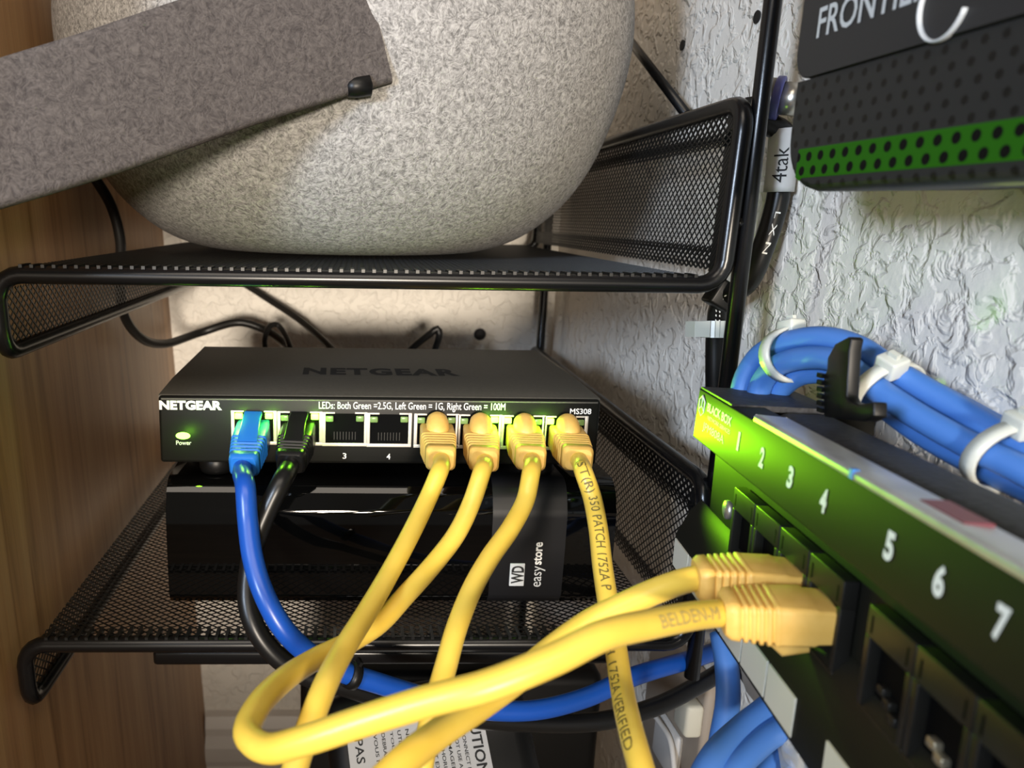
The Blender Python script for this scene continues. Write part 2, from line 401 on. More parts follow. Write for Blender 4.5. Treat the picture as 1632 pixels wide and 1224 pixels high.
# ------------------------------------------------------------------ shelving unit
rack = thing('shelving_unit', 'black wire mesh shelving unit with two offset trays against the textured wall', 'shelf', (.014, .39, 0))
Y0, Y1, SK = .25, .53, .009
def S(x, y): return x + SK * (y - Y0) / (Y1 - Y0)
def tray(z, xl, xr, lipl, lipr, ly, lab):
    """z = floor level; left lip turned down, right lip turned up"""
    rc = .008
    def front(y):
        P = [V((S(xl + .0005, y), y, z - lipl)), V((S(xl, y), y, z - rc))]
        for k in range(1, 6): a = k / 5 * pi / 2; P.append(V((S(xl + rc * (1 - cos(a)), y), y, z - rc + rc * sin(a))))
        P.append(V((S(xr - rc, y), y, z)))
        for k in range(1, 6): a = k / 5 * pi / 2; P.append(V((S(xr - rc + rc * sin(a), y), y, z + rc * (1 - cos(a)))))
        P.append(V((S(xr + .001, y), y, z + lipr)))
        return P
    fr = front(Y0); bk = front(Y1)
    def rnd(a, b, c, n=5, d=.009):
        p = b + (a - b).normalized() * d; q = b + (c - b).normalized() * d
        return [p.lerp(b, t / n).lerp(b.lerp(q, t / n), t / n) for t in range(n + 1)]
    loop = fr[1:-1] + rnd(fr[-2], fr[-1], bk[-1]) + rnd(fr[-1], bk[-1], bk[-2]) + bk[1:-1][::-1] + rnd(bk[1], bk[0], fr[0]) + rnd(bk[0], fr[0], fr[1])
    t = link('tray', MB().tube(loop, .0029, 12, closed=True), m_black, rack)
    mb = MB(); g = .0022
    dy = V((SK, Y1 - Y0, 0)).normalized(); Ly = (Y1 - Y0)
    diamond(mb, (xl + .006, Y0 + .001, z + g), (1, 0, 0), dy, xr - xl - .012, Ly - .002, .0042, .0031, .0005, .0003)
    diamond(mb, (xr - .0005, Y0 + .001, z + .005), dy, (.02, 0, 1), Ly - .002, lipr - .006, .0040, .0034, .00045, .0003)
    diamond(mb, (xl + .0005, Y0 + .001, z - lipl + .001), dy, (0, 0, 1), Ly - .002, lipl - .006, .0042, .0034, .00055, .0004)
    # folded double bands of mesh along the edges
    diamond(mb, (xr + .0004, Y0 + .001, z + lipr - .011), dy, (.02, 0, 1), Ly, .0105, .0040, .0034, .0006)
    diamond(mb, (xr - .0012, Y0 + .002, z + lipr * .78), dy, (.02, 0, 1), Ly, .0045, .0040, .0022, .0005)
    diamond(mb, (xr - .0012, Y0 + .001, z + .0045), dy, (.02, 0, 1), Ly, .0075, .0040, .0025, .0005)
    diamond(mb, (xr - .0012, Y0 + .0015, z + .004), (.001, 1, 0), (.02, 0, 1), .006, lipr - .008, .0017, .0020, .0010)
    # short wire ends lapped over the front rim
    x = xl + .008
    while x < xr - .008:
        mb.box((x, Y0 - .0016, z + .0012), (x + .0011, Y0 + .006, z + .0034)); x += .0035
    link('mesh', mb, m_meshm, t)
    return t
tray(.4800, -.109, .1262, .0258, .0570, None, None)
tray(.3500, -.110, .128, .0245, .0610, None, None)
def post(x, y, z0, z1, r=.0027):
    link('post', MB().tube([(x, y, z0), (x, y, z1)], r, 14), m_black, rack)
PFX = .1326
post(PFX, .2515, .335, .74); post(.1435, .5325, .0, .74, .0029)
for z in (.500, .360, .392): link('weld', MB().tube([(PFX, .2515, z), (.1275, .2515, z)], .0020, 8), m_black, rack)
link('crossbar', MB().rbox((onY(243, 1050, .262).x, .262, .3335), (.112, .2705, .3395), .0015), m_black, rack)
a = onX(985, 40, .1478); b = onX(1092, 180, .1478); d = (b - a)
link('brace', MB().tube([a - d * .35, b + d * .02], .0021, 10), m_black, rack)
mb = MB()
for p in ((1172, 352), (1170, 365), (1176, 330)): pass

# ------------------------------------------------------------------ felt basket with handle
BC = V((.0025, .380, .4838)); BR = .1262
bas = thing('felt_basket', 'round heather grey felt basket on the upper mesh tray', 'basket', BC)
prof = [(.0, 0), (.045, 0), (.066, .0015), (.084, .008), (.100, .0205), (.1115, .036), (.1195, .055), (.1245, .074), (BR, .092), (.1247, .108), (.1220, .121), (.1185, .131)]
def cr1(P, n=5):
    P = [V((p[0], p[1], 0)) for p in P]; o = []; Q = [P[0]] + P + [P[-1]]
    for i in range(1, len(Q) - 2):
        for k in range(n):
            t = k / n; a, b, c, d = Q[i - 1:i + 3]
            o.append(.5 * ((2 * b) + (-a + c) * t + (2 * a - 5 * b + 4 * c - d) * t * t + (-a + 3 * b - 3 * c + d) * t ** 3))
    o.append(P[-1]); return [(p.x, p.y) for p in o]
outer = cr1(prof); inner = [(max(0, r - .0042), z + .003) for r, z in outer[::-1]]
link('shell', MB().lathe(outer + inner, BC, 96, cap=False), m_felt, bas)
rim = [(.1185 + .0032 * cos(t), .131 + .0040 * sin(t)) for t in [i / 12 * 2 * pi for i in range(13)]]
tag(link('rim', MB().lathe(rim, BC, 96, cap=False), m_strap, bas), 'darker felt rim band')
# handle: thick felt band fixed on the front and sweeping out to the left
hp = [(597, 28, .2395), (560, 38, .2380), (480, 62, .2335), (380, 92, .2275), (280, 126, .2210), (170, 164, .2140), (70, 195, .2080), (-20, 222, .2035), (-120, 250, .2000), (-230, 268, .2000)]
hc = smooth_path([dep(*p) for p in hp], .003)
def ribbon(path, width, thick, upv, tw=None):
    mb = MB(); m = len(path); vs = []; K = 14
    for i, p in enumerate(path):
        t = (path[min(m - 1, i + 1)] - path[max(0, i - 1)]).normalized(); f = i / (m - 1)
        uv = V(upv[0]).lerp(V(upv[1]), f); uv = (uv - t * uv.dot(t)).normalized(); nn = t.cross(uv)
        w = (width[0] + (width[1] - width[0]) * f) / 2; h = thick / 2; r = h * .8
        sec = []
        for cx, cy, a0 in ((w - r, h - r, 0), (-w + r, h - r, 90), (-w + r, -h + r, 180), (w - r, -h + r, 270)):
            for k in range(4): a = radians(a0 + k * 30); sec.append((cx + r * cos(a), cy + r * sin(a)))
        n = len(sec)
        for sx, sy in sec: vs.append(p + uv * sx + nn * sy)
    fs = [(i * n + k, i * n + (k + 1) % n, (i + 1) * n + (k + 1) % n, (i + 1) * n + k) for i in range(m - 1) for k in range(n)]
    mb.add(vs, fs, True); mb.add(vs[:n], [tuple(reversed(range(n)))]); mb.add(vs[-n:], [tuple(range(n))])
    return mb
hd = link('handle', ribbon(hc, (.0400, .0345), .0052, ((.10, .0, 1), (.22, .25, 1))), m_strap, bas)
tag(hd, 'charcoal felt strap handle')
e0 = dep(580, 137, .2425)
link('rivet', MB().lathe([(0, -.006), (.0028, -.0055), (.0033, -.003), (.0033, .002), (.0, .003)], e0, 16, axis=(1, .1, .15)), m_blkpl, hd)

# ------------------------------------------------------------------ external drive
DR = thing('external_hard_drive', 'glossy black external hard drive lying flat on the lower mesh tray', 'hard drive', (.022, .34, .3540))
zb, zt, yf, yk = .3540, .4030, .2710, .4080
def dprof(inset=0):
    i = inset; P = [(yf + .003 + i, zb + i), (yf + .0006 + i, zb + .004), (yf + i, zb + .024)]
    P += [(yf + .0001, .3895), (yf + .0003, .3915), (yf + .0007, .3927)]
    P += [(yf + .0012, .3942), (yf + .0020, .3965), (yf + .0028, .3987)]
    for k in range(0, 5): a = (k / 4 * .72 + .28) * pi / 2; P.append((yf + .0035 + .006 * (1 - cos(a)) + i, .3987 + (zt - .3987) * sin(a) ** 1.3))
    P += [(yk - .004, zt - i), (yk, zt - .004), (yk, zb + .004), (yk - .004, zb + i)]
    return P
link('shell', MB().prism(dprof(), -.0632, .1065, axis=0, smooth=True), m_gloss, DR, bevel=.0012, auto=60)
xb0 = onY(784, 850, yf).x; xb1 = onY(902, 850, yf).x
bp = [(y - .0003 if y < .3 else y, z + (.0003 if z > .39 else 0)) for y, z in dprof()[:14]] + [(.300, zt + .0003), (.300, zb)]
band = link('label_band', MB().prism(bp, xb0, xb1, axis=0, smooth=True), m_matte, DR)
tag(band, 'matte black logo band')
for x, y in ((-.045, .290), (.09, .290), (-.045, .39), (.09, .39)): link('foot', MB().lathe([(.006, -.0012), (.006, 0)], (x, y, zb + .0001), 20), m_blkpl, DR)
fy = yf - .0003
def F_(x, y, Y=fy): return onY(x, y, Y)
def front_text(name, txt, x0, y0, x1, y1, Y, m, parent, bold=0.0, rot=False, space=1.0):
    a = onY(x0, y1, Y); b = onY(x1, y1, Y); c = onY(x0, y0, Y)
    if not rot: return letters(name, txt, a, (1, 0, 0), (0, 0, 1), (b - a).length, (c - a).length, m, parent, bold, space=space)
    return letters(name, txt, b, (0, 0, 1), (-1, 0, 0), (c - a).length, (b - a).length, m, parent, bold, space=space)
a = F_(811, 934); b = F_(837, 898)
lg = link('logo', MB().rbox((a.x, fy - .0002, a.z), (b.x, fy + .0004, b.z), .0003), m_rlogo, band)
front_text('logo_letters', 'WD', 814, 902, 834, 930, fy - .00022, m_deboss, band, bold=.03, rot=True)
front_text('lettering', 'easy', 850, 902, 867, 935, fy, m_rlogo, band, rot=True)
front_text('lettering', 'store', 850, 864, 863, 900, fy, m_print, band, bold=.025, rot=True)

# ------------------------------------------------------------------ network switch
SY = .2700
sx0, sx1 = -.0641, .0965; sz0, sz1 = .4112, .4368; sk = .3700
SW = thing('network_switch', 'slim black eight port network switch with lit green lights on the drive', 'network switch', (.016, .32, sz0 - .0075))
bodyp = [(SY + .0015, sz0), (SY + .0015, sz1 - .0006), (SY + .026, sz1 + .0005), (sk, sz1 + .0005), (sk, sz0)]
link('housing', MB().prism(bodyp, sx0, sx1, axis=0), m_swtop, SW, bevel=.0010)
link('faceplate', MB().rbox((sx0, SY, sz0 - .0002), (sx1, SY + .0030, sz1 - .0009), .0012), m_swface, SW)
link('seam', MB().box((sx0 + .0012, SY - .00012, sz1 - .0021), (sx1 - .0012, SY + .001, sz1 - .0016)), m_swtop, SW)
for x, y in ((-.046, .285), (.078, .285), (-.046, .355), (.078, .355)): link('foot', MB().lathe([(.0060, -.0078), (.0068, -.006), (.0068, .0005)], (x, y, sz0), 20), m_blkpl, SW)
fY = SY - .00002
front_text('lettering', 'NETGEAR', 254, 638, 354, 653, fY, m_print, SW, bold=.05)
front_text('lettering', 'Power', 281, 702, 305, 709, fY, m_print, SW)
front_text('lettering', 'LEDs: Both Green =2.5G, Left Green = 1G, Right Green = 100M', 508, 640, 805, 655, fY, m_print, SW, bold=.006)
front_text('lettering', 'MS308', 908, 651, 942, 660, fY, m_print, SW, bold=.015)
front_text('port_number', '3', 546, 722, 552, 731, fY, m_print, SW, bold=.01)
front_text('port_number', '4', 616, 723, 622, 732, fY, m_print, SW, bold=.01)
a = onZ(482, 597, sz1 + .0005); b = onZ(735, 601, sz1 + .0005); c = onZ(490, 586, sz1 + .0005)
letters('top_lettering', 'NETGEAR', a, (1, 0, 0), (0, 1, 0), b.x - a.x, c.y - a.y, m_deboss, SW, bold=.05, lift=.00008, space=1.15)
LEDS = []
pc = [405, 478, 549.5, 620, 695, 763.5, 832.5, 900]
def pyl(x): return 661.5 + (x - 378) * .0175
lit = {(0, 0), (0, 1), (1, 1), (5, 1), (6, 0), (7, 0)}
for i, cx in enumerate(pc):
    yy = pyl(cx)
    c = onY(cx, yy + 21, SY); hw = .0070; x = c.x
    zt_ = onY(cx, yy - 8, SY).z; zb_ = onY(cx, yy + 46, SY).z
    mb = MB()
    fr = .0012; hz0 = zb_ + .0012; hz1 = zt_ - .0006
    mb.box((x - hw - fr, SY - .0006, zb_), (x + hw + fr, SY + .002, hz0))
    mb.box((x - hw - fr, SY - .0006, hz0), (x - hw, SY + .002, zt_)); mb.box((x + hw, SY - .0006, hz0), (x + hw + fr, SY + .002, zt_))
    mb.box((x - hw, SY - .0006, zt_ - .0006), (x - .0036, SY + .002, zt_)); mb.box((x + .0036, SY - .0006, zt_ - .0006), (x + hw, SY + .002, zt_))
    pt = link('port', mb, m_silver, SW, bevel=.0001)
    link('cavity', MB().box((x - hw, SY - .0002, hz0), (x + hw, SY + .0015, hz1)), m_hole, pt)
    mb = MB()
    for k in range(8): mb.box((x - .0040 + k * .0011, SY - .0003, hz0 + .0012), (x - .0040 + k * .0011 + .0003, SY - .00015, hz0 + .0042))
    link('contacts', mb, m_jack, pt)
    for s in (0, 1):
        lx = cx + (-24.0 if s == 0 else 24.0); p = onY(lx, yy + (0 if (i, s) in lit else 2), SY)
        on = (i, s) in lit
        o = link('indicator_light', MB().rbox((p.x - .0014, SY - .0013, p.z - .0011), (p.x + .0014, SY - .0001, p.z + .0011), .0004), m_led if on else m_ledoff, pt)
        if on: tag(o, 'lit green indicator'); LEDS.append((p.x, SY - .006, p.z))
p = onY(292, 694, SY)
tag(link('power_light', MB().disc((p.x, SY - .0004, p.z), .0026, .0013), m_led, SW), 'lit green power light')
LEDS.append((p.x, SY - .006, p.z))
for i, q in enumerate(LEDS):
    d = bpy.data.lights.new('indicator_and_added_glow', 'POINT'); d.energy = .0075 if i < len(LEDS) - 1 else .004; d.color = (.30, 1.0, .02); d.shadow_soft_size = .0012
    o = bpy.data.objects.new('indicator_and_added_glow', d); COL.objects.link(o); o.location = q

spot('indicator_and_added_glow', (.0985, .262, .430), (.1095, .227, .4340), .50, (.34, 1.0, .01), 62, .8, .0015)  # added green lamp, no indicator sits here; brightens the patch panel's far end

# ------------------------------------------------------------------ plugs and cables
def frame(org, dirn, upv=(0, 0, 1)):
    y = V(dirn).normalized(); x = y.cross(V(upv)).normalized(); z = x.cross(y)
    return Matrix(((x.x, y.x, z.x, org.x), (x.y, y.y, z.y, org.y), (x.z, y.z, z.z, org.z), (0, 0, 0, 1)))
def section(mb, ys, close=True, K=6):
    """loft of rounded rectangles: ys = [(y, halfwidth, halfheight, zc, radius)]"""
    vs = []; n = 0
    for y, w, h, zc, r in ys:
        sec = []
        for cx, cy, a0 in ((w - r, h - r, 0), (-w + r, h - r, 90), (-w + r, -h + r, 180), (w - r, -h + r, 270)):
            for k in range(4): a = radians(a0 + k * 30); sec.append((cx + r * cos(a), cy + r * sin(a)))
        n = len(sec); vs += [V((sx, y, sz + zc)) for sx, sz in sec]
    m = len(ys)
    mb.add(vs, [(i * n + k, i * n + (k + 1) % n, (i + 1) * n + (k + 1) % n, (i + 1) * n + k) for i in range(m - 1) for k in range(n)], True)
    mb.add(vs[:n], [tuple(range(n))]); mb.add(vs[-n:], [tuple(range(n))])
    return mb
def plug_mesh(L, kind):
    """plug along +y, nose at y=0 in the port, cable end at y=-L"""
    body = MB(); b0 = -L * .42
    section(body, [(.0036, .0056, .0036, 0, .0006), (0, .0058, .0038, 0, .0008), (-.0008, .0060, .0042, 0, .0010), (b0, .0061, .0044, 0, .0012)])
    boot = MB(); ys = [(b0 + .0005, .0060, .0043, 0, .0012)]
    nr = 5; y = b0; step = (L * .42) / nr
    for k in range(nr):
        f = k / nr; w = .0062 - .0010 * f; h = .0046 - .0004 * f
        ys += [(y - step * .10, w, h, 0, .0014), (y - step * .55, w, h, 0, .0014), (y - step * .62, w - .0007, h - .0007, 0, .0010), (y - step * .98, w - .0007, h - .0007, 0, .0010)]
        y -= step
    ys += [(y - .0001, .0052, .0043, 0, .0016), (-L + .001, .0050, .0042, 0, .0018), (-L, .0042, .0036, 0, .0018)]
    section(boot, ys)
    latch = MB()
    if kind == 'dome':
        prof = [(.0001, -.0064), (.0018, -.0060), (.0032, -.0046), (.0040, -.002), (.0041, .001), (.0037, .0035), (.0025, .0052), (.0001, .0059)]
        latch.lathe(prof, (0, -.0050, .0048), 24, axis=(0, 1, .35))
    elif kind == 'tongue':
        latch.add([], []); section(latch, [(.001, .0032, .0007, .0068, .0004), (-.004, .0032, .0007, .0066, .0004), (b0, .0034, .0010, .0050, .0005), (b0 - .004, .0036, .0010, .0038, .0005)])
    else:
        section(latch, [(-.001, .0034, .0020, -.0050, .0012), (-.006, .0038, .0026, -.0054, .0016), (b0, .0036, .0024, -.0044, .0014), (b0 - .002, .0030, .0014, -.0032, .0008)])
    return body, boot, latch
def plug(parent, M, L, kind, mm):
    off = Matrix.Translation(-wloc(parent)); parts = plug_mesh(L, kind); names = ('plug', 'strain_relief', 'latch_cover'); root = None
    for mb, nm in zip(parts, names):
        mb.v = [M @ p for p in mb.v]
        o = link(nm, mb, mm, root or parent)
        root = root or o
    return root
def cable(name, label, pts, r, m, cat='cable', group=None, plugs=(), texts=(), flat=1.0):
    """pts in the place's coordinates; plugs = [(matrix, L, kind, material)]"""
    path = smooth_path(pts)
    zmin = min(path, key=lambda p: p.z)
    t = thing(name, label, cat, zmin - V((0, 0, r)), group)
    link('jacket', MB().tube(path, r, 16, flat=flat), m, t)
    for M, L, kind, mm in plugs: plug(t, M, L, kind, mm)
    for tx in texts: tube_text('lettering', tx[0], path, r, *tx[1:4], tx[4] if len(tx) > 4 and tx[4] else m_ink, t, *(tx[5:]))
    return t, path
YR = .00288
def sw_plug(i, ex, ey, Yend, kind, mm, dz=0.0):
    """plug in switch port i whose cable end shows at pixel ex, ey at distance Yend"""
    cx = pc[i]; c = onY(cx, pyl(cx) + 24 + dz, SY - .0002); e = onY(ex, ey, Yend)
    d = (c - e); return (frame(c, d), d.length, kind, mm), e, d.normalized()
def sw_cable(name, label, i, ex, ey, Yend, kind, mboot, mj, pxs, r=YR, texts=(), extra=(), plugs=()):
    pl, e, d = sw_plug(i, ex, ey, Yend, kind, mboot)
    pts = [e + d * .004, e - d * .0025] + [dep(*p) for p in pxs] + list(extra)
    return cable(name, label, pts, r, mj, plugs=[pl] + list(plugs), texts=texts)

# patch panel frame (needed by the patch plugs)
la = ray(728, 391).normalized(); wv = (V((0, 0, 1)) - la * la.z).normalized(); nv = wv.cross(la)
if nv.x > 0: nv = -nv
PO = dep(1110, 650, .235)
def PP(u, n, w): return PO - la * (u / 1000) + nv * (n / 1000) + wv * (w / 1000)
PM = Matrix(((-la.x, nv.x, wv.x, PO.x), (-la.y, nv.y, wv.y, PO.y), (-la.z, nv.z, wv.z, PO.z), (0, 0, 0, 1)))
def onN(x, y, n):
    d = ray(x, y); p0 = PO + nv * n; return CP + d * ((p0 - CP).dot(nv) / d.dot(nv))

sw_cable('patch_cable', 'yellow network cable from port five running straight down over its neighbour', 4, 703, 733, .2450, 'dome', m_yboot, m_yel,
         [(700, 752, .243), (684, 790, .240), (655, 850, .230), (620, 915, .220), (585, 975, .206), (545, 1040, .190), (515, 1100, .175), (492, 1160, .168), (470, 1225, .163), (455, 1290, .160)])
# port 6 -> loop -> panel port 4
p4c = PP(82.5, -1, -26.5); p4e = dep(1150, 977, .1630)
d4 = (p4c - p4e)
cable6, path6 = sw_cable('patch_cable', 'yellow network cable from port six, looping at lower left into the nearer panel plug', 5, 772, 735, .2455, 'dome', m_yboot, m_yel,
         [(768, 752, .243), (752, 800, .240), (728, 850, .235), (690, 900, .228), (645, 950, .220), (605, 993, .214), (560, 1022, .208), (500, 1052, .196), (450, 1085, .180), (408, 1130, .165), (394, 1170, .156), (425, 1193, .150), (485, 1180, .146),
          (570, 1152, .143), (680, 1118, .140), (780, 1092, .138), (880, 1052, .139), (960, 1013, .143), (1040, 994, .150), (1110, 981, .158)],
         extra=[p4e + d4.normalized() * .0], plugs=[(frame(p4c, d4), d4.length, 'under', m_yboot)])
L6 = sum((path6[i] - path6[i - 1]).length for i in range(1, len(path6)))
tube_text('lettering', 'BELDEN-M', path6, YR, L6 - .0245, .0190, .0036, mat('faded_ink', (.42, .33, .12), .6), cable6)
# panel port 3 -> down to the lower left
p3c = PP(67, -1, -26.0); p3e = dep(1108, 922, .1770); d3 = (p3c - p3e)
cable('patch_cable', 'yellow network cable from the farther panel plug, leaving the picture at bottom centre',
      [p3e + d3.normalized() * .003, p3e, dep(1060, 936, .1755), dep(1000, 962, .1745), dep(940, 992, .1735), dep(880, 1035, .171), dep(820, 1085, .165), dep(760, 1128, .157), dep(700, 1168, .149), dep(645, 1212, .141), dep(590, 1265, .135)],
      YR, m_yel, plugs=[(frame(p3c, d3), d3.length, 'under', m_yboot)])
sw_cable('patch_cable', 'yellow network cable from port seven hanging left of the lettered one', 6, 847, 733, .2450, 'dome', m_yboot, m_yel,
         [(846, 755, .243), (838, 795, .240), (815, 840, .232), (780, 890, .222), (752, 940, .213), (728, 1000, .204), (711, 1060, .196), (697, 1110, .190), (684, 1160, .187), (673, 1215, .184), (664, 1280, .182)])
c8, path8 = sw_cable('patch_cable', 'yellow network cable from port eight with printed lettering, hanging straight down', 7, 922, 733, .2440, 'dome', m_yboot, m_yel,
         [(931, 755, .242), (943, 790, .240), (953, 840, .234), (960, 900, .224), (969, 960, .214), (981, 1030, .204), (990, 1090, .194), (1002, 1150, .178), (1018, 1210, .166), (1036, 1275, .158)])
tube_text('lettering', '(ST(R) 350 PATCH 1752A P', path8, YR, .0170, .0460, .0038, m_ink, c8, side=1.0, angle=.1, bold=.004)
tube_text('lettering', 'ATCH 1752A VERIFIED', path8, YR, .0690, .050, .0034, m_ink, c8, side=1.0, angle=-.5)

BRr = .0033
cb, pb = sw_cable('network_cable', 'thick blue network cable from port one curving down beneath the lower tray', 0, 388, 745, .2480, 'tongue', m_bboot, m_blue,
         [(391, 775, .243), (395, 830, .240), (403, 890, .236), (420, 945, .232), (450, 1000, .231), (490, 1040, .234), (540, 1068, .238), (600, 1088, .243), (680, 1112, .250), (760, 1130, .257), (850, 1132, .262), (930, 1113, .268), (1010, 1078, .277), (1110, 1048, .292), (1190, 1020, .31)], r=BRr)
sw_cable('network_cable', 'thick black network cable from port two bending behind the blue one', 1, 462, 740, .2500, 'tongue', m_blk, m_blk,
         [(450, 765, .248), (428, 810, .2465), (408, 860, .2460), (397, 910, .2445), (395, 960, .2420), (408, 1003, .2405), (440, 1045, .2410), (490, 1077, .2440), (545, 1092, .2470), (640, 1122, .256), (740, 1143, .263), (850, 1152, .2700), (950, 1150, .277), (1040, 1128, .287), (1120, 1088, .300), (1180, 1050, .315)], r=BRr)
# band around both below the tray
c = min(pb, key=lambda p: (p - dep(563, 1074, .2395)).length); k = pb.index(c); ax = (pb[k + 3] - pb[k - 3]).normalized()
mb = MB().lathe([(BRr + .0001, -.0016), (BRr + .0009, -.0015), (BRr + .0011, 0), (BRr + .0009, .0015), (BRr + .0001, .0016)], c, 24, axis=ax, cap=False)
mb.box((-.0016, -.0005, BRr), (.0016, .0005, BRr + .0022), frame(c, ax) )
tag(link('cable_tie', mb, m_blkpl), 'narrow black band around the thick blue cable just below the tray', 'cable tie')

# cords behind the switch
def cord(label, pts, r=.0019, flat=1.0, name='black_cable', m=None): return cable(name, label, pts, r, m or m_cord, cat='cable', flat=flat)
cord('black cord curling down the wood panel and across the back wall to a small loop',
     [onY(118, 235, .375), onY(152, 285, .38), onY(178, 330, .39), onY(192, 385, .395), onY(191, 440, .40), onY(197, 500, .41), onY(224, 538, .43), onY(262, 548, .46), onY(320, 530, .50), onY(380, 514, .50), onY(420, 525, .50), onY(450, 545, .49), onY(468, 572, .47), onY(470, 620, .45)], .0026)
cord('thin black cord standing up in a small loop behind the switch',
     [onY(424, 600, .455), onY(423, 560, .46), onY(422, 540, .465), onY(430, 520, .47), onY(442, 518, .475), onY(455, 535, .47), onY(464, 560, .46), onY(475, 610, .45)], .0017)
cord('straight black cord slanting across the back wall to the switch',
     [onY(330, 400, .545), onY(372, 440, .54), onY(420, 472, .53), onY(480, 512, .51), onY(532, 560, .48), onY(570, 610, .46)], .0022)
cord('black cord bent to a sharp peak behind the switch',
     [onY(630, 590, .455), onY(652, 560, .46), onY(688, 530, .47), onY(697, 524, .47), onY(700, 532, .47), onY(692, 560, .465), onY(684, 600, .455)], .0022)
a = onY(765, 533, WY - .0005)
mb = MB().lathe([(.0001, -.0018), (.0022, -.0016), (.0042, -.0006), (.0046, .0008)], a, 16, axis=(0, 1, 0))
tag(link('wall_anchor', mb, m_ppanel), 'small grey anchor set in the back wall above the switch', 'wall anchor')
for nm, px, lab in (('screw_hole', (1207, 27), 'upper dark screw hole in the right wall beside the post'), ('screw_hole', (1088, 72), 'lower dark screw hole in the right wall near the brace rod')):
    a = onX(*px, WX - .0003); tag(link(nm, MB().lathe([(.0024, -.0004), (.0020, .0006), (.0005, .0009)], a, 14, axis=(1, 0, 0)), m_deboss), lab, 'screw hole')

# ------------------------------------------------------------------ router on the right wall
RX = .110; RY1 = .1945; RZ = .5075
RT = thing('wifi_router', 'black wall mounted router with perforated lower edge glowing green', 'router', (.134, .12, RZ))
def rsec(z0, z1, x0=RX, x1=WX - .001): pass
def roundrect(y0, y1, z0, z1, r, n=6):
    P = []
    for cy, cz, a0 in ((y1 - r, z1 - r, 0), (y0 + r, z1 - r, 90), (y0 + r, z0 + r, 180), (y1 - r, z0 + r, 270)):
        for k in range(n + 1): a = radians(a0 + k * 90 / n); P.append((cy + r * cos(a), cz + r * sin(a)))
    return P
def slab(poly_fn, steps):
    """loft along x of rounded rectangles in y,z: steps = [(x, inset)]"""
    mb = MB(); rings = []
    for x, i in steps: rings.append([V((x, y, z)) for y, z in poly_fn(i)])
    n = len(rings[0]); vs = [p for r_ in rings for p in r_]
    mb.add(vs, [(a * n + k, a * n + (k + 1) % n, (a + 1) * n + (k + 1) % n, (a + 1) * n + k) for a in range(len(rings) - 1) for k in range(n)], True)
    mb.add(rings[0], [tuple(range(n))]); mb.add(rings[-1], [tuple(range(n))]); return mb
ZC = .5335
link('shell', slab(lambda i: roundrect(.02 + i, RY1 - i, ZC + i * .1, .69 - i, .006), [(RX - .0006, .0012), (RX, .0003), (RX + .002, 0), (WX - .003, 0), (WX - .001, .001)]), m_router, RT)
def lowpoly(i): # perforated chin with generously rounded far lower corner
    P = []; r = .013; y1 = RY1 - i; z0 = RZ + i
    P += [(.02, ZC - .0002), (.02, z0)]
    for k in range(11): a = radians(-90 + k * 9); P.append((y1 - r + r * cos(a), z0 + r + r * sin(a)))
    P.append((y1, ZC - .0002)); return P
link('perforated_chin', slab(lowpoly, [(RX + .0002, .0016), (RX + .0008, .0006), (RX + .003, 0), (WX - .006, .001), (WX - .001, .004)]), m_perf, RT)
link('status_light', MB().prism([(RX - .0001, .5110), (RX + .0008, .5102), (RX + .0012, .5185), (RX - .0001, .5172)], .03, RY1 - .0062, axis=1), m_rled, RT)
d = bpy.data.lights.new('status_glow', 'POINT'); d.energy = .0014; d.color = (.80, 1.0, .12); d.shadow_soft_size = .004
o = bpy.data.objects.new('status_glow', d); COL.objects.link(o); o.location = (.132, .15, .500)
# printed name: reads towards the camera
def rtext(txt, x0, y0, xe, h, m, bold):
    a = onX(x0, y0, RX - .0007); b = onX(xe, y0, RX - .0007)
    letters('lettering', txt, (RX - .0007, a.y, a.z), (0, -1, 0), (0, 0, 1), a.y - b.y, h, m, RT, bold)
rtext('FRONTIER', 1301, 62, 1472, .0066, m_rlogo, .012)
c = onX(1505, 3, RX - .0008); mb = MB()
arc = [V((RX - .0007, c.y + .0058 * cos(t), c.z + .0066 * sin(t))) for t in [radians(200 + k * 10) for k in range(30)]]
mb.tube(arc, .0008, 8, flat=.4); link('logo', mb, m_rlogo, RT)

# coax behind the router
CX = thing('coaxial_cable', 'black coaxial cable with metal connector and handwritten white tag beside the router', 'cable', (.149, .262, .40))
c0 = onY(1262, 158, .262); c1 = c0 + V((-.0062, .004, .001)); axd = (c0 - c1).normalized()
link('connector', MB().lathe([(.0045, -.004), (.0068, -.0035), (.0070, .000), (.0062, .0005), (.0062, .0018)], c1, 28, axis=axd), m_ivory, CX)
link('ring', MB().lathe([(.0065, 0), (.0069, .0003), (.0069, .0024), (.0065, .0027)], c1 + axd * .0018, 28, axis=axd), m_ring, CX)
link('nut', MB().lathe([(.0058, 0), (.0058, .006), (.004, .0065)], c1 + axd * .0044, 6, axis=axd), m_brass, CX)
pth = smooth_path([c1 - axd * .003, c1 + V((-.0015, .002, -.006)), onY(1249, 215, .268), onY(1244, 290, .268), onY(1234, 340, .268), onY(1216, 395, .268), onY(1192, 450, .272), onY(1150, 480, .285), onY(1142, 520, .29), onY(1140, 600, .29), onY(1142, 690, .29)])
link('jacket', MB().tube(pth, .0037, 14), m_blk, CX)
seg = smooth_path([onY(1250, 205, .2675), onY(1249, 225, .2675), onY(1246, 262, .2675), onY(1241, 306, .2675)][::-1])
tg = link('tag', MB().tube(seg, .0048, 16), m_white, CX)
tube_text('handwriting', '4tak', seg, .0048, .003, .0115, .0064, m_deboss, tg, side=1, angle=.1)
tube_text('lettering', 'L X N', pth, .0037, .044, .014, .0024, m_print, CX, angle=.3)
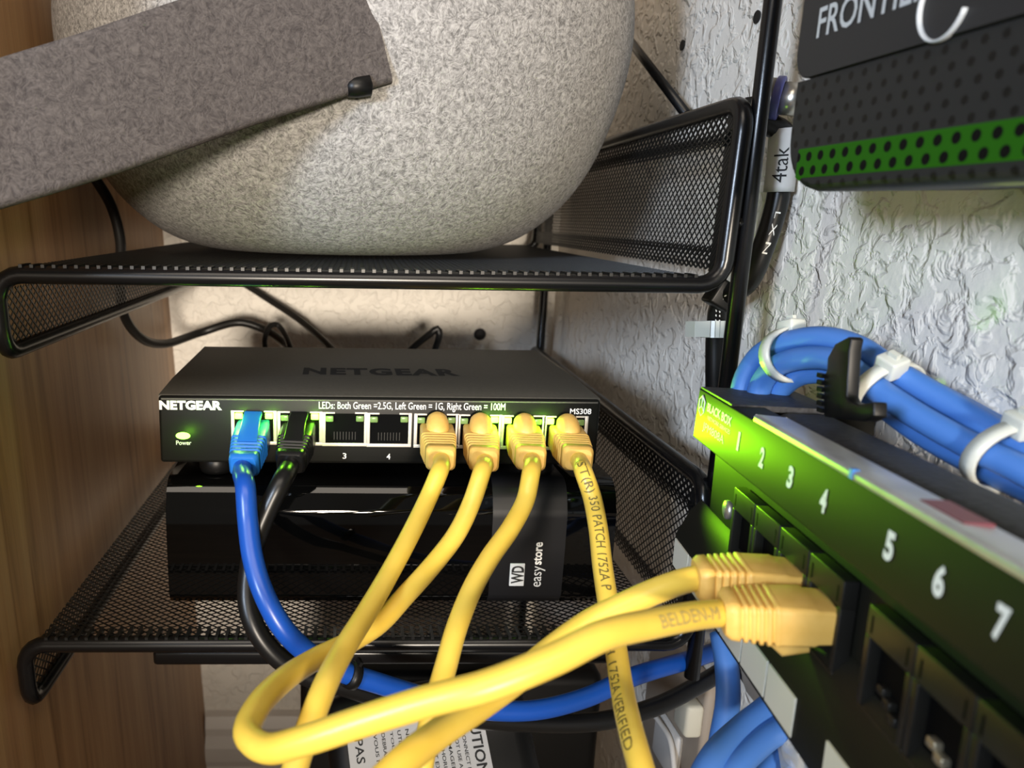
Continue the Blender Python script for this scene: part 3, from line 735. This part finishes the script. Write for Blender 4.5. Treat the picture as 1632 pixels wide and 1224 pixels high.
tube_text('lettering', '::.- ::::.', pth, .0037, .072, .026, .0036, m_print, CX, angle=.2)
zt2 = frame(onY(1140, 525, .29), (0, .15, 1), (0, 1, 0))
mb = MB(); 
for k in range(20):
    a = 2 * pi * k / 20; mb.box((-.0007, -.0032, .0037), (.0007, .0032, .0052), zt2 @ Matrix.Rotation(a, 4, 'Y'))
mb.tube([zt2 @ V((0, t, 0)) for t in (-.0032, .0032)], .0047, 24)
mb.box((-.004, -.003, .004), (.004, .003, .010), zt2 @ Matrix.Rotation(pi / 2, 4, 'Y'))
tag(link('cable_tie', mb, m_tie), 'ribbed translucent tie around the black coaxial cable left of the post', 'cable tie')
mb = MB().rbox((-.0045, -.004, -.005), (.0045, .004, .005), .001, Matrix.Translation(onY(1150, 470, .283)) @ Matrix.Rotation(.5, 4, 'Y'))
tag(link('cable_clip', mb, m_blkpl), 'small black clip on the cable behind the shelf post', 'clip')

# ------------------------------------------------------------------ patch panel on the right wall
PN = thing('patch_bay', 'black patch panel with white port numbers mounted on the right wall', 'patch panel', PP(60, -20, -54))
UL = 190
def pprism(poly, u0, u1, smooth=False): return MB().prism(poly, u0 / 1000, u1 / 1000, axis=0, M=PM, smooth=smooth)
mmm = lambda P: [(n / 1000, w / 1000) for n, w in P]
link('number_strip', pprism(mmm([(0, 6.3), (0.6, -8.7), (-1.5, -9.6), (-1.8, 5.2), (-9, 5.2), (-9, 6.4)]), 1.5, UL), m_panel, PN, bevel=.0004)
link('recess', pprism(mmm([(-1.5, -9.4), (-6.5, -13.0), (-6.5, -44), (-8, -44), (-8, -8), (-2, -8)]), 1.5, UL), m_panel, PN)
link('lower_flange', pprism(mmm([(-6.6, -31), (-3.5, -34.5), (0.4, -43.0), (0.6, -54.6), (-1, -54.6), (-2, -44), (-5, -36), (-8, -34)]), -6.5, UL), m_panel, PN, bevel=.0005)
link('mounting_plate', pprism(mmm([(-8.2, 5), (-8.2, -52), (-9.8, -52), (-9.8, 5)]), 3, UL), m_panel, PN)
link('bracket', MB().box((0.004, -.056, -.050), (.0055, -.0098, .004), PM), m_panel, PN)
# white strips for notes under the ports
edges = [(-5.5, 8.5), (9.4, 24), (24.8, 39.4), (40.2, 54.6), (55.6, 69.8), (70.8, 84.6), (98.5, 113), (114, 128), (129, 143)]
for u0, u1 in edges:
    link('paper_label', MB().box((u0 / 1000, .0004, -.0532), (u1 / 1000, .00085, -.0442), PM @ Matrix.Rotation(0, 4, 'X')), m_paper, PN)
fv = wv * 15 - nv * .6
def face_n(w): return (6.3 - w) * .04 + .03
for i, u in enumerate((37.2, 52.8, 68.8, 84.4, 108.2, 121.9, 135.4, 149.5)):
    dg = str(i + 1); wd = 2.6 if i else 1.4; h = 5.0 if i < 4 else 5.2
    o = PP(u - wd / 2, face_n(-1.0 - h / 2), -1.0 - h / 2)
    letters('port_number', dg, o, -la, fv, wd / 1000, h / 1000, m_print, PN, .045 if i else .02)
letters('lettering', 'BLACK BOX', PP(10.5, face_n(1.2), 1.2), -la, fv, .0200, .0026, m_print, PN, .03)
letters('lettering', 'NETWORK SERVICES', PP(12, face_n(-.9), -.9), -la, fv, .0185, .0012, m_print, PN)
letters('lettering', 'JPM808A', PP(9, face_n(-5.2), -5.2), -la, fv, .0180, .0030, m_print, PN)
mb = MB(); c = PP(5.5, face_n(1.8), 1.8)
hexp = [c - la * (.0028 * cos(radians(60 * k + 30))) + wv * (.0031 * sin(radians(60 * k + 30))) for k in range(6)]
mb.tube(hexp, .00022, 6, closed=True)
for k in (1, 3, 5): mb.tube([c, hexp[k]], .0002, 6)
link('logo', mb, m_print, PN)
# ports
for i in range(8):
    u0 = 29 + i * 15.3 if i < 4 else 99 + (i - 4) * 15.0; mb = MB()
    B = lambda a, b, n0, n1, w0, w1: mb.box((a / 1000, n0 / 1000, w0 / 1000), (b / 1000, n1 / 1000, w1 / 1000), PM)
    B(u0, u0 + 14.7, -6, -3, -21.5, -15.6); B(u0, u0 + 1.6, -6, -3, -35, -21.5); B(u0 + 13.1, u0 + 14.7, -6, -3, -35, -21.5); B(u0, u0 + 14.7, -6, -3, -37, -35)
    pt = link('port', mb, m_jack, PN, bevel=.0002)
    cv = MB().box(((u0 + 1.6) / 1000, -.0058, -.035), ((u0 + 13.1) / 1000, -.0052, -.0215), PM); link('cavity', cv, m_hole, pt)
    mk = MB()
    for du in (1.4, 12.6): mk.box(((u0 + du) / 1000, -.0031, -.0205), ((u0 + du + .5) / 1000, -.00295, -.0172), PM)
    link('slot', mk, m_hole, pt)
    if i in (4, 5, 6):
        ct = MB()
        for k, (du, dw) in enumerate(((4.0, -29.5), (6.2, -30.8), (8.2, -32.6))): ct.rbox(((u0 + du) / 1000, -.0056, (dw - 1.1) / 1000), ((u0 + du + 2.4) / 1000, -.0038, (dw + .6) / 1000), .0004, PM)
        link('contacts', ct, m_copper if i > 4 else m_jack, pt)
link('screw', MB().lathe([(.0001, 0), (.0022, 0), (.0028, .0008), (.0027, .0018), (.001, .0024), (.0001, .0024)], PP(20.0, -6.3, -25.3), 20, axis=nv), m_steel, PN)
# top: textured plate, padding and aluminium edge
link('padding', MB().rbox((.026, -.027, -.004), (UL / 1000, -.0105, .0055), .0042, PM, 4), m_ppanel, PN)
link('top_plate', pprism(mmm([(-.3, 6.3), (-.3, 6.9), (-27, 6.6), (-27, 5.2), (-9, 5.2)]), 1.6, 28), m_ppanel, PN)
al = link('edge_strip', pprism(mmm([(.6, 6.2), (.6, 7.6), (.1, 8.1), (-7.2, 7.6), (-7.2, 6.2)]), 46, UL), m_alu, PN, bevel=.0003)
tag(al, 'bare aluminium edge strip')
link('sticker', MB().box((.110, -.0066, .0074), (.121, -.0022, .0081), PM), m_maroon, al)
link('mark', MB().box((.0930, -.0006, .0064), (.0942, .00075, .0082), PM), m_bluetape, al)
# toothed black cable bracket standing on the panel's top
def N18(x, y, n=-.0165): return onN(x, y, n)
CB = thing('cable_bracket', 'black toothed cable bracket standing on top of the patch panel', 'bracket', N18(1345, 668))
prof = [(1312, 664), (1312, 598), (1317, 590), (1318, 570), (1330, 548), (1352, 536), (1356, 540), (1352, 560), (1348, 632), (1352, 640), (1366, 645), (1392, 640), (1392, 664), (1376, 672), (1340, 668)]
P1 = [N18(*p) for p in prof]; n = len(P1); dv = nv * -.0030
mb = MB().add(P1 + [p + dv for p in P1], [tuple(range(n)), tuple(reversed(range(n, 2 * n)))] + [(i, (i + 1) % n, n + (i + 1) % n, n + i) for i in range(n)])
link('upright', mb, m_blkpl, CB, bevel=.0005)
mb = MB()
for k in range(6):
    a = N18(1311, 598 + k * 11); mb.box((-.0009, -.001, -.0006), (.0003, .001, .0005), Matrix.Translation(a))
link('teeth', mb, m_blkpl, CB)

# blue bundle over the panel
bl = [
 ('blue network cable arching outermost over the top of the bundle', [(1178, 640, .232), (1188, 600, .230), (1212, 565, .226), (1255, 545, .218), (1310, 538, .208), (1365, 552, .199), (1425, 592, .190), (1520, 648, .178), (1600, 695, .168), (1690, 745, .158)]),
 ('blue network cable at the front of the bundle, nearest the panel face', [(1205, 640, .226), (1215, 608, .224), (1240, 582, .218), (1290, 570, .208), (1340, 578, .198), (1400, 622, .188), (1470, 668, .178), (1550, 712, .168), (1620, 745, .160), (1700, 790, .152)]),
 ('blue network cable lying at the back of the bundle against the wall', [(1200, 640, .240), (1210, 600, .238), (1245, 565, .232), (1310, 556, .222), (1380, 575, .212), (1450, 608, .202), (1540, 655, .188), (1620, 700, .176), (1700, 745, .166)]),
 ('blue network cable low in the bundle beside the bracket foot', [(1232, 640, .228), (1245, 618, .224), (1280, 596, .216), (1340, 600, .206), (1400, 640, .196), (1470, 690, .185), (1550, 735, .174), (1640, 780, .163), (1700, 812, .156)]),
]
bpaths = []
for lab, pts in bl:
    t, pth = cable('network_cable', lab, [dep(*p) for p in pts], .0031, m_blue2, group='blue cables bundled above the patch panel'); bpaths.append(pth)
def tie(label, cpx, dirpx, rx, rz, headpx=None, w=.0034, head=None, n0=0, m=None):
    c = dep(*cpx); ax = (dep(*dirpx) - c).normalized(); q = frame(c, ax); mb = MB(); K = 32
    vs = []
    for k in range(K):
        t = 2 * pi * k / K
        for rr, dy in ((0, -w / 2), (0, w / 2), (.0009, w / 2), (.0009, -w / 2)): vs.append(q @ V(((rx + rr) * cos(t), dy, (rz + rr) * sin(t))))
    mb.add(vs, [(k * 4 + j, k * 4 + (j + 1) % 4, ((k + 1) % K) * 4 + (j + 1) % 4, ((k + 1) % K) * 4 + j) for k in range(K) for j in range(4)], True)
    t = thing('cable_tie', label, 'cable tie', c, 'clear ties around the blue bundle')
    link('strap', mb, m_tie, t)
    if head is not None:
        p = q @ V((rx * cos(head), 0, rz * sin(head))); hq = q.copy(); hq.translation = p
        link('head', MB().rbox((-.0026, -.0028, -.0022), (.0026, .0028, .0030), .0007, hq @ Matrix.Rotation(-head + pi / 2, 4, 'Y')), m_tie, t)
        link('tail', MB().box((-.0006, -.0012, .002), (.0006, .0012, .0042), hq @ Matrix.Rotation(-head + pi / 2, 4, 'Y')), m_tie, t)
    return t
tie('clear cable tie with square head over the far arch of the blue bundle', (1262, 566, .219), (1300, 560, .211), .0090, .0072, head=radians(95))
tie('clear cable tie with rounded head around the blue bundle right of the bracket', (1412, 622, .192), (1470, 660, .184), .0098, .0076, head=radians(70))
tie('clear cable tie around the blue bundle at the right edge of the picture', (1614, 728, .166), (1660, 756, .160), .0102, .0078, head=radians(80))

# blue cables below the panel
low = [('dark blue cable dropping straight behind the white paper labels', [(1150, 1010, .235), (1158, 1060, .23), (1160, 1120, .226), (1150, 1180, .222), (1140, 1250, .218)]),
       ('blue cable sweeping from below the panel to the bottom edge, leftmost of its bunch', [(1290, 1060, .218), (1240, 1115, .212), (1185, 1160, .205), (1140, 1205, .198), (1105, 1270, .192)]),
       ('blue cable second in the bunch below the patch panel', [(1310, 1090, .215), (1265, 1145, .208), (1215, 1180, .202), (1170, 1225, .196), (1140, 1280, .192)]),
       ('blue cable at the right of the bunch, next to the crumpled film', [(1320, 1120, .222), (1275, 1165, .216), (1235, 1200, .210), (1205, 1250, .204), (1190, 1290, .20)])]
for lab, pts in low: cable('network_cable', lab, [dep(*p) for p in pts], .0034, m_blue2, group='blue cables below the patch panel')
# crumpled film below the labels
def crumple(name, label, quad, nx, ny, amp, m, cat):
    mb = MB(); a, b, c, d = quad; vs = []
    for j in range(ny + 1):
        for i in range(nx + 1):
            p = a.lerp(b, i / nx).lerp(d.lerp(c, i / nx), j / ny)
            vs.append(p + V((random.uniform(-1, 1), random.uniform(-1, 1), random.uniform(-1, 1))) * amp)
    fs = [(j * (nx + 1) + i, j * (nx + 1) + i + 1, (j + 1) * (nx + 1) + i + 1, (j + 1) * (nx + 1) + i) for j in range(ny) for i in range(nx)]
    mb.add(vs, fs, True)
    mb.add([v + V((0, .0008, 0)) for v in vs], fs, True)
    return tag(link(name, mb, m), label, cat)
crumple('plastic_film', 'crumpled grey plastic film hanging below the patch panel labels', (dep(1240, 1155, .205), dep(1300, 1175, .195), dep(1310, 1260, .190), dep(1255, 1260, .20)), 7, 9, .0016, m_bag, 'plastic film')
crumple('paper_scrap', 'curled tan paper scrap behind the white panel labels', (dep(1160, 1045, .232), dep(1195, 1060, .225), dep(1255, 1165, .215), dep(1205, 1120, .225)), 4, 8, .0006, m_tan, 'paper')

# ------------------------------------------------------------------ below the lower tray
def pz(x, y, Y): return onY(x, y, Y)
a = pz(243, 1039, .268)
SLX0 = a.x; SLT = .3372; SLB = .3300
# battery backup box that carries it
t = thing('battery_backup', 'slim upright black battery backup box standing behind the hanging cables', 'battery backup', (.03, .356, 0))
link('housing', MB().rbox((pz(478, 1150, .34).x, .34, 0), (pz(1040, 1150, .34).x - .026, .372, .278), .006), m_blkpl, t)
link('front_groove', MB().box((.0, .3395, .05), (.002, .3412, .25)), m_black, t)
# power brick with warning label
c = dep(688, 1282, .300); q = Matrix.Translation(c) @ Matrix.Rotation(radians(-10), 4, 'Y') @ Matrix.Rotation(radians(48), 4, 'X')
t = thing('power_adapter', 'black power adapter with a white warning label below the cables', 'power adapter', c - V((0, 0, .04)))
sec = []
mb = MB().rbox((-.038, -.030, -.010), (.044, .045, .010), .008, q, 4); link('housing', mb, m_blkpl, t)
def lab_quad(x0, x1, y0, y1, z=.0102):
    return MB().box((x0, y0, z), (x1, y1, z + .0003), q)
lb = link('warning_label', lab_quad(-.0290, .0255, -.026, .037), m_label, t)
def ql(txt, x, y, w, h, bold=0.0, nm='lettering'):
    o = q @ V((x, y, .01055)); ex = q.to_3x3() @ V((0, -1, 0)); ey = q.to_3x3() @ V((1, 0, 0))
    letters(nm, txt, o, ex, ey, w, h, m_deboss, lb, bold)
ql('CAUTION', .0195, .033, .026, .0042, .02)
ql('NE PAS ENLEVER', -.0262, .035, .042, .0034, .01)
for i, s in enumerate(('DISCONNECT BEFORE INSTALLING', 'DO NOT USE A FUSE RATED HIGHER', 'IF DAMAGED DO NOT OPEN', 'UNAUTHORIZED SERVICE VOIDS', 'DO NOT EXPOSE TO WATER')): ql(s, .0160 - i * .0030, .027, .040, .0014, .01)
for i, s in enumerate(('VOUS NE POUVEZ REPARER', 'DEBRANCHER AVANT DE SERVIR', 'TOUJOURS FAIRE VERIFIER', 'UTILISER LE CORDON FOURNI', 'NE PEUT ETRE OUVERT ICI')): ql(s, -.0185 + i * .0032, .027, .040, .0014, .01)
# outlet plate, clip and cord on the right wall
a = onX(1090, 1130, WX); 
t = thing('outlet_plate', 'tan outlet plate low on the right wall under the patch panel', 'outlet plate', (WX - .002, a.y, a.z - .05))
link('plate', MB().rbox((WX - .005, a.y - .026, a.z - .052), (WX - .0003, a.y + .030, a.z + .030), .0018), m_tan, t)
link('socket', MB().rbox((WX - .0075, a.y - .012, a.z - .030), (WX - .004, a.y + .012, a.z - .006), .002), m_white, t)
a = onX(1128, 1140, WX)
tag(link('cord_clip', MB().rbox((WX - .012, a.y - .006, a.z - .007), (WX - .0046, a.y + .006, a.z + .008), .0018), m_ivory), 'small ivory clip on the right wall left of the lower blue cables', 'clip')
cable('white_cable', 'thin white cord running down beside the outlet plate', [onX(1035, 1130, WX - .010), onX(1052, 1152, WX - .0095), onX(1068, 1180, WX - .0092), onX(1074, 1224, WX - .010), onX(1076, 1290, WX - .012)], .0012, m_white, cat='cable')
